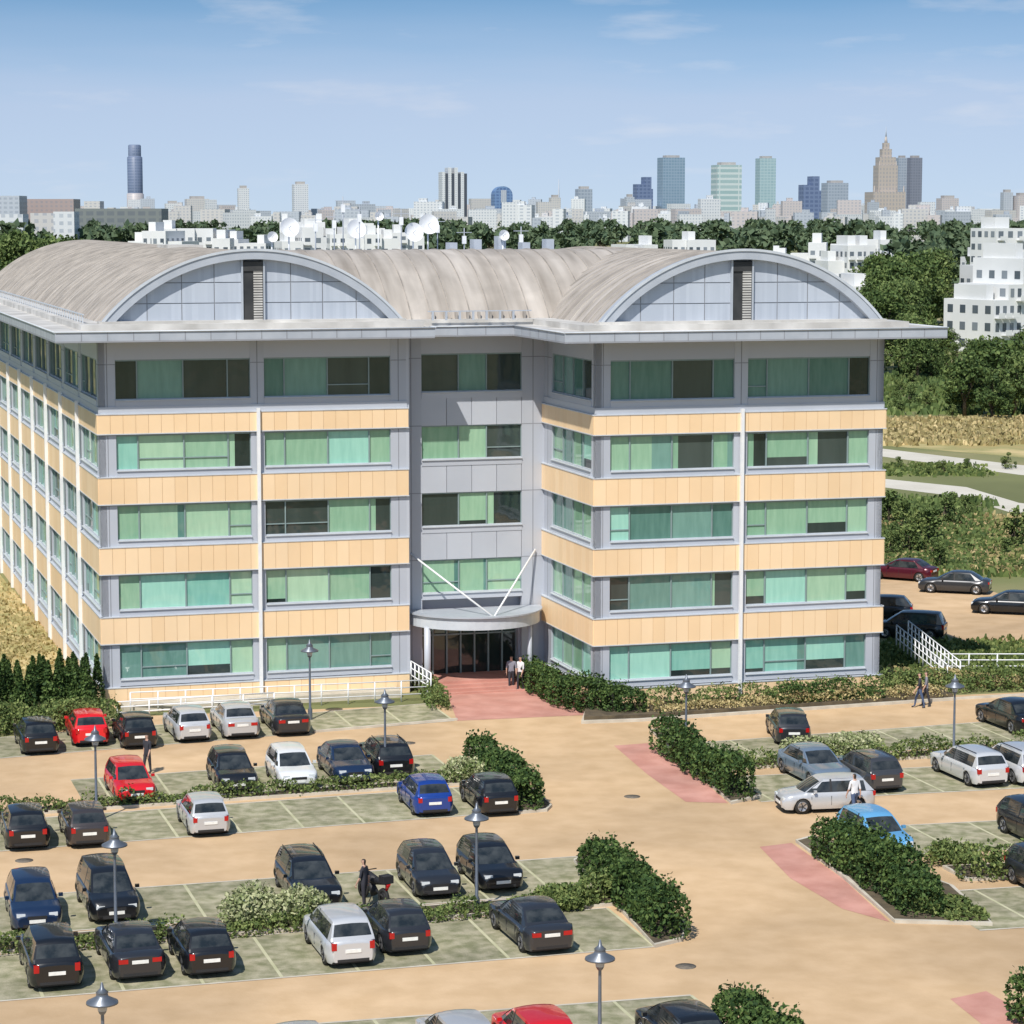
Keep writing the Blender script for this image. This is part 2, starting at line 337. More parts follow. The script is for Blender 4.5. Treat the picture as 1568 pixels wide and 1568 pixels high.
def lprism(name,pts,z0,z1,m):
    q=MB(); W=[bl(*p) for p in pts]; q.prism([(p.x,p.y) for p in W],z0,z1,m); q.obj(name)
lprism('planting_bed',[(21.2,-10.3),(24,-10.6),(41,-9.9),(41,-7.3),(22.4,-7.3)],0,.14,M_kerb)
lprism('bed_soil',[(21.4,-10.1),(24,-10.4),(40.9,-9.7),(40.9,-7.3),(22.4,-7.3)],.10,.30,M_soil)
hedgeP('low_shrubs',bl(25,-8.4),bl(38.5,-8.3),1.2,.6,5500,L_mid,.13,.5,.25)
hedgeP('low_shrubs',bl(25,-9.6),bl(40.5,-9.3),.9,.40,5000,L_tan,.13,.6,.2)
hedgeP('low_shrubs',bl(31.5,-9.2),bl(37,-9.1),1.2,.75,3500,L_dark,.13,.6,.2)
hedge('low_shrubs',(640,1046),(676,1088),1.0,.8,2500,L_mid,.14,.4)
hedge('low_shrubs',(-60,1252),(770,1195),.7,.5,8000,L_mid,.12,.5)
hedge('low_shrubs',(-60,1464),(880,1390),1.0,.42,11000,L_mid,.12,.6)
hedge('low_shrubs',(1350,1058),(1700,1048),2.4,.7,7000,L_mid,.16,.6)
hedge('low_shrubs',(1355,1045),(1560,1050),2.0,.5,4000,L_tan,.16,.5)
hedge('low_shrubs',(1130,1176),(1690,1142),1.0,.6,7000,L_mid,.13,.5)
hedge('low_shrubs',(1480,1345),(1790,1330),1.6,.8,6000,L_mid,.15,.5)
hedge('low_shrubs',(1400,1385),(1485,1410),1.5,.4,3500,L_mid,.15,.4)
hedge('low_shrubs',(850,1388),(930,1380),1.3,.7,4000,L_mid,.15,.4)
hedge('low_shrubs',(-60,1125),(165,1112),2.0,1.0,7000,L_mid,.15,.3)
def bush(name,p,r,h,n,m,leaf=.14):
    c=gp(*p); P=[]
    for i in range(7):
        o=(random.uniform(-.55,.55)*r,random.uniform(-.5,.5)*r); hh=h*random.uniform(.75,1.05)
        P.append(blobpts((c.x+o[0],c.y+o[1],hh*.5),(r*.55,r*.55,hh*.5),n//7,.5))
    P=np.concatenate(P);P=P[P[:,2]>.02]
    link(name,quads_mesh(name,leafquads(P,leaf),[m]))
bush('variegated_bush',(400,1414),1.4,1.3,5000,L_pale); bush('variegated_bush',(452,1409),1.3,1.25,4500,L_pale)
bush('variegated_bush',(722,1196),1.4,1.0,3500,L_pale); bush('variegated_bush',(1250,1160),1.6,1.1,4500,L_pale); bush('variegated_bush',(1310,1156),1.5,1.1,4000,L_pale)
bush('round_shrub',(870,1388),1.1,.8,3000,L_mid); bush('round_shrub',(1450,1320),1.2,.8,2500,L_mid)
def thuja(p,h,r):
    c=gp(*p); n=1000; t=rng.random(n)**.8; ang=rng.random(n)*6.283; rr=r*(1-t)**.75*(.55+.45*rng.random(n))
    P=np.stack([c.x+rr*np.cos(ang),c.y+rr*np.sin(ang),.05+t*h],1)
    link('thuja_tree',quads_mesh('thuja_tree',leafquads(P,.17),[L_dark]))
for i in range(12): thuja((-15+i*15+random.uniform(-3,3),1098+random.uniform(-5,4)-i*.6),random.uniform(2.4,3.1),.5)
for i in range(8): thuja((-10+i*20+random.uniform(-3,3),1075+random.uniform(-5,4)),random.uniform(2.0,2.6),.5)
def tree_mesh(name,h,r,n,leaf,m,lobes=11,lo=.38):
    b_=MB(); b_.tube((0,0,0),(0,0,h*.45),.03*h,.018*h,M_bark,8)
    P=[]
    for i in range(lobes):
        a=random.uniform(0,6.283); z=h*random.uniform(lo,.88); rr=r*random.uniform(.15,.75)*(1.2-.6*z/h)
        s=r*random.uniform(.24,.44); c=(rr*math.cos(a),rr*math.sin(a),z)
        b_.tube((0,0,h*random.uniform(.15,.42)),c,.012*h,.004*h,M_bark,5,False)
        P.append(blobpts(c,(s,s,s*.8),n//lobes,.45))
    P=np.concatenate(P); V=leafquads(P,leaf)
    me=b_.mesh(name); bm=bmesh.new(); bm.from_mesh(me)
    lm=quads_mesh('tmp',V,[m]); k=len(bm.faces); bm.from_mesh(lm); bm.faces.ensure_lookup_table()
    me.materials.append(m)
    for f in bm.faces[k:]: f.material_index=1
    bm.to_mesh(me); bm.free(); bpy.data.meshes.remove(lm); return me
T_mid=[tree_mesh('tree_mid',9,4.2,2600,.5,L_tree if i%2 else L_tree2,16,.22) for i in range(4)]
T_big=[tree_mesh('tree_big',17,7.5,4200,.75,L_tree if i%2 else L_tree2,22,.22) for i in range(4)]
T_sm=[tree_mesh('tree_small',4.0,2,1200,.28,L_mid if i%2 else L_tree2,9,.15) for i in range(4)]
T_far=[tree_mesh('tree_far',14,7,300,2.2,L_far,9,.3) for _ in range(4)]
def put(name,me,pos,s,parent=None):
    o=bpy.data.objects.new(name,me); scn.collection.objects.link(o); o.location=pos; o.rotation_euler=(0,0,random.uniform(0,6.28)); o.scale=(s*random.uniform(.9,1.15),)*2+(s,); 
    if parent:o.parent=parent
    return o
far=empty('distant_trees')
for i in range(560):
    D=random.uniform(950,2900); x=random.uniform(-200,1768)
    put('crown_cluster',random.choice(T_far),at(x,D),random.uniform(1.0,1.6),far)
for i in range(100):
    D=random.uniform(640,900); x=random.uniform(1380,1800) if i%5<3 else random.uniform(-150,125)
    put('crown_cluster',random.choice(T_far),at(x,D),random.uniform(.9,1.3),far)
for i in range(26):
    x=random.uniform(1335,1435); D=random.uniform(380,590); put('broadleaf_tree',random.choice(T_big),at(x,D),random.uniform(.7,1.05)*(1 if D>440 else .75))
for i in range(20):
    put('broadleaf_tree',random.choice(T_big),at(random.uniform(-150,110),random.uniform(380,620)),random.uniform(.9,1.25))
for i in range(14):
    x=random.uniform(1455,1640); y=random.uniform(590,645); put('broadleaf_tree',random.choice(T_mid),gp(x,y),random.uniform(.55,1.0))
for i in range(16):
    x=random.uniform(1380,1640); y=random.uniform(545,590); put('broadleaf_tree',random.choice(T_mid),gp(x,y),random.uniform(.4,.75))
for i in range(30):
    x=random.uniform(1350,1640); y=random.choice([random.uniform(712,728),random.uniform(772,885),random.uniform(800,885)]); put('young_tree',random.choice(T_sm),gp(x,y),random.uniform(.3,.85)*(.5 if y<730 else 1))
for i in range(40):
    x=random.uniform(1350,1640); y=random.uniform(560,640); put('wild_bush',random.choice(T_sm),gp(x,y),random.uniform(.4,1.0))
def meadow(name,reg,n,h,m,wd=.12):
    x0,x1,y0,y1=reg; P=[]
    for i in range(n//12):
        g=gp(random.uniform(x0,x1),random.uniform(y0,y1)); s=random.uniform(.3,1.2); 
        o=rng.normal(size=(12,2))*s; P.append(np.stack([g.x+o[:,0],g.y+o[:,1],np.zeros(12)],1))
    P=np.concatenate(P); n=len(P); a=rng.random(n)*3.14159; d=np.stack([np.cos(a),np.sin(a),np.zeros(n)],1)*wd*(.6+rng.random((n,1))); up=np.stack([rng.normal(size=n)*.25,rng.normal(size=n)*.25,np.ones(n)],1)*h*(.4+.8*rng.random((n,1)))
    V=np.stack([P-d,P+d,P+up+d*.4,P+up-d*.4],1); link(name,quads_mesh(name,V,[m]))
meadow('tall_dry_grass',(1345,1640,642,682),6000,.5,L_tan,.25)
meadow('meadow_plants',(1345,1500,712,728),1500,.3,L_mid,.2)
meadow('meadow_plants',(1345,1640,800,880),9000,.4,L_mid,.2)
meadow('meadow_plants',(1345,1500,765,880),5000,.5,L_tree2,.2)
meadow('tall_dry_grass',(1345,1640,790,880),5000,.4,L_tan,.2)
meadow('meadow_plants',(1345,1640,560,636),5000,.8,L_tree2,.4)
meadow('meadow_plants',(1350,1640,985,1035),6000,.25,L_mid,.12)
meadow('tall_dry_grass',(-60,100,890,1050),4000,.15,L_tan,.10)
# ---------------------------------------------------------------- office building
OB=empty('office_building',BM)
def fin(b,name): 
    o=b.obj(name); o.parent=OB; return o
Z5=[3.12+3.43*k for k in range(5)]; WH=1.75
def frame(ox,oy,sx,sy,nx,ny): return lambda s,n,z:(ox+sx*s+nx*n, oy+sy*s+ny*n, z)
def facade(fr,Lt,bays,glassB,bandB,trimB,kind='band',override={},pipes=(),plinth=True,floors=range(5),pat=(.16,.34,.33,.17),seed=1):
    R=random.Random(seed)
    edges=[0]+[e for bb in bays for e in bb]+[Lt]
    for i in range(0,len(edges),2):
        a,c=edges[i],edges[i+1]
        if c-a>.05: trimB.box(a,c,-.3,.0,0,18.05,M_grey,fr); trimB.box((a+c)/2-.02,(a+c)/2+.02,0,.008,0,18.05,M_joint,fr)
        for k in floors: trimB.box(a,c,0,.006,Z5[k]-.02,Z5[k]+.02,M_joint,fr)
    def pane(s0,s1,zb,zt,gg):
        t=R.uniform(-.004,.004)
        glassB.face([fr(s0,-.16,zb),fr(s1,-.16+t,zb),fr(s1,-.16+t,zt),fr(s0,-.16,zt)],gg)
    for k in floors:
        zt=Z5[k]; zb=zt-WH
        if k==4: zt+=.22
        for bi,(a,c) in enumerate(bays):
            p=[a]; acc=0
            for q in pat: acc+=q; p.append(a+(c-a)*acc)
            for j in range(len(pat)):
                key=(k,bi,j)
                if key in override: g=override[key]
                else:
                    r=R.random(); g=G_light if r<.62 else G_turq if r<.80 else G_mid if r<.9 else G_dark
                if k==4 and key not in override: g=G_mid if R.random()<.4 else G_dark  # top floor: eave shadow painted in with darker glass
                x0,x1=p[j],p[j+1]
                r=R.random()
                if g is G_dark and r<.45 and k<4: xm=x0+(x1-x0)*R.uniform(.15,.4); pane(x0,xm,zb,zt,G_light); pane(xm,x1,zb,zt,G_dark)
                elif g in(G_light,G_turq) and r<.14: zm=zb+R.uniform(.15,.6); pane(x0,x1,zb,zm,G_dark); pane(x0,x1,zm,zt,g)
                elif g in(G_light,G_turq) and r<.26: xm=x0+(x1-x0)*R.uniform(.5,.9); pane(x0,xm,zb,zt,g); pane(xm,x1,zb,zt,G_mid)
                else: pane(x0,x1,zb,zt,g)
                trimB.box(x0-.03,x0+.03,-.2,-.08,zb,zt,M_frame,fr)
                if R.random()<.22: trimB.box(x0,x1,-.2,-.10,zb+.55,zb+.60,M_frame,fr)
            trimB.box(c-.03,c+.03,-.2,-.08,zb,zt,M_frame,fr)
            trimB.box(a,c,-.2,-.07,zb,zb+.07,M_sill,fr); trimB.box(a,c,-.2,-.07,zt-.07,zt,M_frame,fr)
            trimB.box(a,c,-.3,.03,zb-.30,zb,M_grey,fr); trimB.box(a,c,-.02,.10,zb-.02,zb+.02,M_sill,fr)
            if k==4: trimB.box(a,c,-.3,-.02,zt,18.05,M_grey,fr)
            if kind=='grey' and k<4: 
                n=4
                for q in range(n):
                    s0=a+(c-a)*q/n; s1=a+(c-a)*(q+1)/n-.025; trimB.box(s0,s1,-.3,0,zt+.0,Z5[k+1]-WH-.3,M_grey,fr)
        if kind=='band':
            if k==4: continue
            z0=zt+.08; z1=zt+1.36; 
            if k==3: z1=zt+1.0
            n=max(1,round(Lt/.61)); 
            for q in range(n):
                s0=-.10+(Lt+.2)*q/n; s1=-.10+(Lt+.2)*(q+1)/n-.016
                bandB.box(s0,s1,.0,.13,z0,z1,M_band,fr)
            bandB.box(-.08,Lt+.08,-.25,.11,z0+.02,z1-.02,M_bjoint,fr)
            bandB.box(-.11,Lt+.11,-.02,.16,z1,z1+.05,M_sill,fr); bandB.box(-.11,Lt+.11,-.02,.15,z0-.05,z0,M_sill,fr)
            if k==3: trimB.box(-.03,Lt+.03,-.3,.05,z1+.05,Z5[4]-WH-.3,M_grey,fr)
    if kind=='band' and plinth:
        n=max(1,round(Lt/.61))
        for q in range(n):
            s0=-.10+(Lt+.2)*q/n; s1=-.10+(Lt+.2)*(q+1)/n-.016
            bandB.box(s0,s1,.0,.13,0,.98,M_band,fr)
        bandB.box(-.08,Lt+.08,-.25,.11,0,.96,M_bjoint,fr); bandB.box(-.11,Lt+.11,-.02,.16,.98,1.03,M_sill,fr)
    for s in pipes: trimB.box(s-.08,s+.08,.13,.30,0,Z5[3]+1.2,M_white,fr)
gB,bB,tB=MB(),MB(),MB()
F1=frame(0,0,1,0,0,-1); D_,Lg,Tq,Md=G_dark,G_light,G_turq,G_mid
def ov(rows):
    o={}
    for k,bs in rows.items():
        for bi,l in enumerate(bs):
            for j,g in enumerate(l): o[(k,bi,j)]=g
    return o
ovL=ov({3:([Tq,Lg,Lg,D_],[Lg,Lg,Tq,Lg]),2:([Lg,Lg,Lg,Lg],[D_,D_,Lg,D_]),1:([Lg,Tq,Tq,Lg],[Lg,Lg,Lg,D_]),0:([Md,Md,Tq,Lg],[Lg,Md,Md,Md]),4:([D_,Md,D_,D_],[Md,Md,D_,D_])})  # top-floor row darkened to paint the eave shadow
facade(F1,15.3,[(.8,7.42),(8.1,14.5)],gB,bB,tB,override=ovL,pipes=(7.76,),seed=3)
ovR=ov({3:([Lg,Lg,D_,Lg],[D_,Lg,D_,Lg]),2:([Tq,Md,Md,Md],[Lg,Lg,Lg,Lg]),1:([D_,Md,Md,D_],[Lg,Tq,Lg,Lg]),0:([Tq,Tq,Tq,Lg],[Tq,Tq,Tq,Md]),4:([Md,Md,D_,Md],[Md,Md,Md,D_])})  # top-floor panes here carry painted eave shade too
facade(frame(22.9,-7.2,1,0,0,-1),15.1,[(.75,7.15),(7.85,14.35)],gB,bB,tB,override=ovR,pipes=(7.5,),seed=5)
facade(frame(22.9,1.2,0,-1,-1,0),8.4,[(1.3,7.75)],gB,bB,tB,pat=(.25,.25,.25,.25),seed=6,override={(2,0,i):(Md if i<2 else Lg) for i in range(4)})
facade(frame(15.3,1.2,1,0,0,-1),7.6,[(1.1,6.4)],gB,bB,tB,kind='grey',floors=range(1,5),pat=(.37,.28,.35),seed=8,
  override={(3,0,0):Lg,(3,0,1):Lg,(3,0,2):D_,(2,0,0):D_,(2,0,1):Lg,(2,0,2):D_,(1,0,0):Lg,(1,0,1):Lg,(1,0,2):Lg,(4,0,0):D_,(4,0,1):Md,(4,0,2):D_})  # top-floor panes darkened as painted eave shade
bays=[(i*7.2+.75,i*7.2+6.95) for i in range(9)]
facade(frame(0,0,0,1,-1,0),65,bays,gB,bB,tB,pipes=[7.2*i for i in range(1,9)],seed=9)
facade(frame(38.0,-7.2,0,1,1,0),24,bays[:3],gB,bB,tB,pipes=[7.2,14.4],seed=10)
cB=MB()
cB.box(.3,15.0,.3,64.7,0,18.1,M_grey); cB.box(15.0,37.6,1.8,30,3.3,18.12,M_grey); cB.box(23.2,37.66,-6.9,2,0,18.14,M_grey)
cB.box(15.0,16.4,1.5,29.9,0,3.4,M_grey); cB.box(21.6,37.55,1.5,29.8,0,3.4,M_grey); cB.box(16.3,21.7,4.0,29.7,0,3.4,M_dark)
cB.box(15.3,15.45,0,1.2,0,18.05,M_grey)
cB.box(15.6,34,30.1,42,0,21.6,M_grey)
fin(cB,'core'); fin(gB,'window_glass'); fin(bB,'cladding_bands'); fin(tB,'frames_and_columns')
e=MB()
for i in range(8):
    s=16.4+i*5.2/7; e.box(s-.04,s+.04,1.9,2.0,.5,3.3,M_frame)
e.box(16.4,21.6,1.92,1.98,2.5,2.58,M_frame); e.face([(16.4,2.05,.5),(21.6,2.05,.5),(21.6,2.05,3.3),(16.4,2.05,3.3)],G_dark)
e.tube((16.2,-.6,0),(16.2,-.6,3.4),.17,.17,M_grey,12); e.tube((21.5,-.9,0),(21.5,-.9,3.4),.12,.12,M_grey,12)
e.box(16,22,-.3,2.2,0,.5,M_red)
for i in range(3): e.box(16,22,-.3-.35*(i+1),-.3-.35*i,0,.5-.14*(i+1),M_red)
cxu,cyv,R_=19.05,1.1,3.45
arc=[(cxu+R_*math.cos(t),cyv-R_*.95*math.sin(t)) for t in [math.pi*i/28 for i in range(29)]]
e.prism(arc,3.35,3.95,M_sill); arc2=[(cxu+(x-cxu)*1.04,cyv+(y-cyv)*1.04) for x,y in arc]; e.prism(arc2,3.95,4.03,M_arch)
ap=(cxu+.25,cyv-R_*.95+.25,3.95)
e.tube((15.8,1.1,6.9),ap,.05,.05,M_white); e.tube((22.4,1.1,6.9),ap,.05,.05,M_white)
fin(e,'entrance_canopy')
o_=2.3
OUT=[(-o_,-o_),(16.2,-o_),(16.2,-1.1),(20.6,-1.1),(20.6,-9.5),(40.3,-9.5),(40.3,18.8),(38,18.8),(38,30.5),(17.6,30.5),(17.6,67.3),(-o_,67.3)]
INN=[(-.9,-.9),(16.0,-.9),(16.0,.3),(22.0,.3),(22.0,-8.1),(38.9,-8.1),(38.9,17.4),(37.6,17.4),(37.6,30),(16.2,30),(16.2,65.9),(-.9,65.9)]
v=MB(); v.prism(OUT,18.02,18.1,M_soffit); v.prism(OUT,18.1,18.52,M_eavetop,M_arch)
v.prism(INN,18.52,18.80,M_eavetop)
for i in range(len(OUT)):
    a=Vector((*OUT[i],0)); c=Vector((*OUT[(i+1)%len(OUT)],0)); d=(c-a); Ln=d.length; d.normalize(); n=Vector((d.y,-d.x,0))
    k=int(Ln/1.2)
    for j in range(1,k):
        p=a+d*(Ln*j/k)
        v.face([(*(p-d*.02+n*.012).xy,18.1),(*(p+d*.02+n*.012).xy,18.1),(*(p+d*.02+n*.012).xy,18.52),(*(p-d*.02+n*.012).xy,18.52)],M_joint)
    v.tube(a+n*.03+Vector((0,0,18.53)),c+n*.03+Vector((0,0,18.53)),.04,.04,M_sill,6)
fin(v,'eaves')
RISE=3.4;ZS=18.8
def arcp(hw):
    R=(hw*hw+RISE*RISE)/(2*RISE); zc=ZS+RISE-R; a0=math.asin(hw/R)
    return R,zc,a0
def vault(c,hw,a,b_,axis,m):
    q=MB(); R,zc,a0=arcp(hw); n=36; G=[]
    k=int((b_-a)/1.0)
    def P(t,l,rr): 
        x=c+rr*math.sin(t); z=zc+rr*math.cos(t)
        return (x,l,z) if axis=='v' else (l,x,z)
    for j in range(k+1):
        l=a+(b_-a)*j/k; G.append([P(-a0+2*a0*i/n,l,R) for i in range(n+1)])
    q.grid(G,m)
    for j in range(k+1):
        l=a+(b_-a)*j/k
        q.grid([[P(-a0+2*a0*i/n,l-.03,R) for i in range(n+1)],[P(-a0+2*a0*i/n,l-.02,R+.05) for i in range(n+1)],[P(-a0+2*a0*i/n,l+.02,R+.05) for i in range(n+1)],[P(-a0+2*a0*i/n,l+.03,R) for i in range(n+1)]],M_rib,False)
    return q
fin(vault(7.65,7.3,.2,65,'v',M_roof),'roof_vault_west')
fin(vault(30.45,7.2,-7.0,17,'v',M_roof),'roof_vault_east')
fin(vault(8.6,7.3,7.65,30.45,'u',M_roofT),'roof_vault_middle')
def gable(c,hw,v0):
    q=MB(); R,zc,a0=arcp(hw); n=48
    for (r0,r1,y0,y1,mm) in [(R-.32,R+.14,-.30,.35,M_arch),(R+.08,R+.20,-.36,-.30,M_sill)]:
        G=[[(c+r*math.sin(-a0+2*a0*i/n),v0+y,zc+r*math.cos(-a0+2*a0*i/n)) for i in range(n+1)] for (r,y) in [(r0,y1),(r0,y0),(r1,y0),(r1,y1)]]
        q.grid(G,mm,False)
    Ri=R-.25; yw=v0+.12
    xs=[-hw+.1,-5.2,-3.5,-1.9,-.55,.55,1.9,3.5,5.2,hw-.1]; zr=[ZS,ZS+.95,ZS+1.95,ZS+RISE]
    def top(x): return zc+math.sqrt(max(0,Ri*Ri-x*x))
    for i in range(len(xs)-1):
        if i==4: continue
        for j in range(3):
            x0,x1=xs[i]+.02,xs[i+1]-.02; seg=10; 
            for s in range(seg):
                xa=x0+(x1-x0)*s/seg; xb=x0+(x1-x0)*(s+1)/seg; z0=zr[j]+.02; za=min(zr[j+1]-.02,top(xa)); zb=min(zr[j+1]-.02,top(xb))
                if za<=z0 and zb<=z0: continue
                q.face([(c+xa,yw,z0),(c+xb,yw,z0),(c+xb,yw,max(z0,zb)),(c+xa,yw,max(z0,za))],M_tymp)
    P=[(c+Ri*math.sin(-a0+2*a0*i/n),yw+.03,zc+Ri*math.cos(-a0+2*a0*i/n)) for i in range(n+1)]; q.face(P,M_joint)
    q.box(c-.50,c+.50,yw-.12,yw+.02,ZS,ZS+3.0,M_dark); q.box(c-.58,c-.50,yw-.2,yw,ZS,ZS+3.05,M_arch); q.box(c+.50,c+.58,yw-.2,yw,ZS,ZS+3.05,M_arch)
    for i in range(22): q.box(c+.02,c+.46,yw-.18,yw-.12,ZS+.1+i*.125,ZS+.18+i*.125,M_eavetop)
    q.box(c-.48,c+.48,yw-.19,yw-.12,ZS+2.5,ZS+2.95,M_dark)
    q.box(c-hw-.3,c+hw+.3,v0-.5,v0+.3,ZS-.02,ZS+.12,M_eavetop)
    return q
fin(gable(7.65,7.3,.2),'gable_west'); fin(gable(30.45,7.2,-7.05),'gable_east')
r=MB()
for i in range(7): r.box(16.6+i*.7,16.7+i*.7,-.2,-.1,18.8,19.25,M_arch)
r.box(16.4,21.8,-.18,-.12,19.22,19.27,M_arch)
for i in range(9): r.box(17+i*.6,17.12+i*.6,1.2,1.4,18.8,19.15,M_rib)
for i in range(60): r.box(-.6,-.55,1+i*1.05,1.05+i*1.05,18.8,19.2,M_sill)
r.box(-.62,-.53,.8,63.5,19.2,19.25,M_sill)
r.box(6.6,8.6,20,24,22.0,22.35,M_eavetop)
for uu,vv,zz,s in [(16.8,36,23.2,.62),(21,35.5,23.1,.62),(24.5,34.5,22.9,.62),(25.6,35,23.4,.66),(15.9,37,22.6,.35),(30,33,22.7,.35),(22.6,36,23.9,.3)]:
    r.tube((uu,vv,21),(uu,vv,zz),.05,.05,M_white); 
    ax=Vector((.05,-.96,.25)).normalized(); 
    c=Vector((uu,vv,zz)); a1=ax.orthogonal().normalized(); a2=ax.cross(a1); G=[]
    for k in range(6):
        rr=s*k/5; G.append([c+ax*(.25*(rr/s)**2)+a1*rr*math.cos(t)+a2*rr*math.sin(t) for t in [6.2832*i/20 for i in range(21)]])
    r.grid(G,M_white); r.tube(c,c+ax*.6,.02,.02,M_arch,5)
for uu,vv,zz in [(19.5,35,24.2),(20.3,36,25.2),(20.9,34,24.6),(26.5,36,23.9),(28,35,23.2),(31.5,34,23.3),(23.6,34,24.4),(18.3,35,24)]:
    r.tube((uu,vv,21),(uu,vv,zz),.045,.03,M_arch,5); r.box(uu-.5,uu+.5,vv-.03,vv+.03,zz-.3,zz-.26,M_arch); r.box(uu-.12,uu+.12,vv-.1,vv+.1,zz-1.0,zz-.5,M_white)
for i in range(5): r.box(26.5+i*1.6,27+i*1.6,33,34,21.6,22.3+.2*(i%3),M_arch)
fin(r,'roof_equipment')
# ---------------------------------------------------------------- railings
def railing(name,A,B,h=1.05,zA=0,zB=0,step=1.3,m=M_white):
    a=gp(A[0],A[1],0)+Vector((0,0,zA)); c=gp(B[0],B[1],0)+Vector((0,0,zB)); n=max(1,int((c-a).length/step)); q=MB()
    for i in range(n+1):
        p=a.lerp(c,i/n); q.tube(p,p+Vector((0,0,h)),.04,.04,m,6)
    for k in (.35,.68,1.0): q.tube(a+Vector((0,0,h*k)),c+Vector((0,0,h*k)),.033,.033,m,6)
    q.obj(name)
railing('white_railing',(200,1093),(655,1073)); railing('white_railing',(180,1100),(420,1085),.8)
railing('white_railing',(612,1052),(660,1073),1.1,.6,.3,.5)
railing('white_railing',(1372,1010),(1450,1050),1.1,.8,0,.6); railing('white_railing',(1390,1003),(1470,1045),1.1,.8,0,.6); railing('white_railing',(1440,1030),(1700,1030),1.0)
q=MB()
a=gp(190,1092);c=gp(615,1068);q.prism([(a.x,a.y),(c.x,c.y),(c.x+E2.x*1.2,c.y+E2.y*1.2),(a.x+E2.x*1.2,a.y+E2.y*1.2)],0,.35,M_kerb); q.obj('access_ramp')
# ---------------------------------------------------------------- street lamps
M_pole=mat('lamp_metal',(.16,.18,.21),(.2,.22,.26),scale=3,rough=.4,metal=.5); M_lens=mat('lamp_glass',(.5,.5,.48),scale=3,rough=.2)
q=MB(); hL=3.5
q.lathe((0,0,0),[(.11,0),(.11,.5),(.06,.6),(.045,hL-.5)],M_pole,10)
q.lathe((0,0,hL),[(.045,-.5),(.09,-.45),(.12,-.38)],M_pole,12); q.lathe((0,0,hL),[(.12,-.38),(.16,-.12)],M_lens,12)
q.lathe((0,0,hL),[(.16,-.12),(.43,-.18),(.42,-.13),(.17,.0),(.15,.10),(.17,.12),(.06,.22),(.03,.36),(0,.40)],M_pole,20)
lampm=q.mesh('street_lamp')
for x,y in [(475,1102),(590,1192),(1050,1165),(1460,1165),(148,1258),(730,1398),(178,1445),(918,1645),(160,1722)]:
    link('street_lamp',lampm,None,Matrix.Translation(gp(x,y)))
# ---------------------------------------------------------------- cars
def paint():
    m,nt,b=new_mat('car_paint'); oi=N(nt,'ShaderNodeObjectInfo'); nt.links.new(oi.outputs['Color'],b.inputs['Base Color'])
    b.inputs['Metallic'].default_value=.3; b.inputs['Roughness'].default_value=.3; b.inputs['Coat Weight'].default_value=.8; b.inputs['Coat Roughness'].default_value=.05
    return m
C_p=paint(); C_g=mat('car_glass',(.012,.016,.018),(.05,.055,.055),scale=2.5,rough=.04,spec=.8); C_t=mat('tyre_rubber',(.02,.02,.02),scale=5,rough=.8); C_r=mat('alloy_wheel',(.45,.45,.47),scale=3,rough=.3,metal=.7)
C_b=mat('black_trim',(.02,.02,.022),scale=4,rough=.6); C_l=mat('headlamp',(.65,.68,.7),scale=4,rough=.08); C_k=mat('tail_lamp',(.40,.01,.01),scale=4,rough=.12); C_w=mat('number_plate',(.75,.75,.72),scale=8,rough=.5)
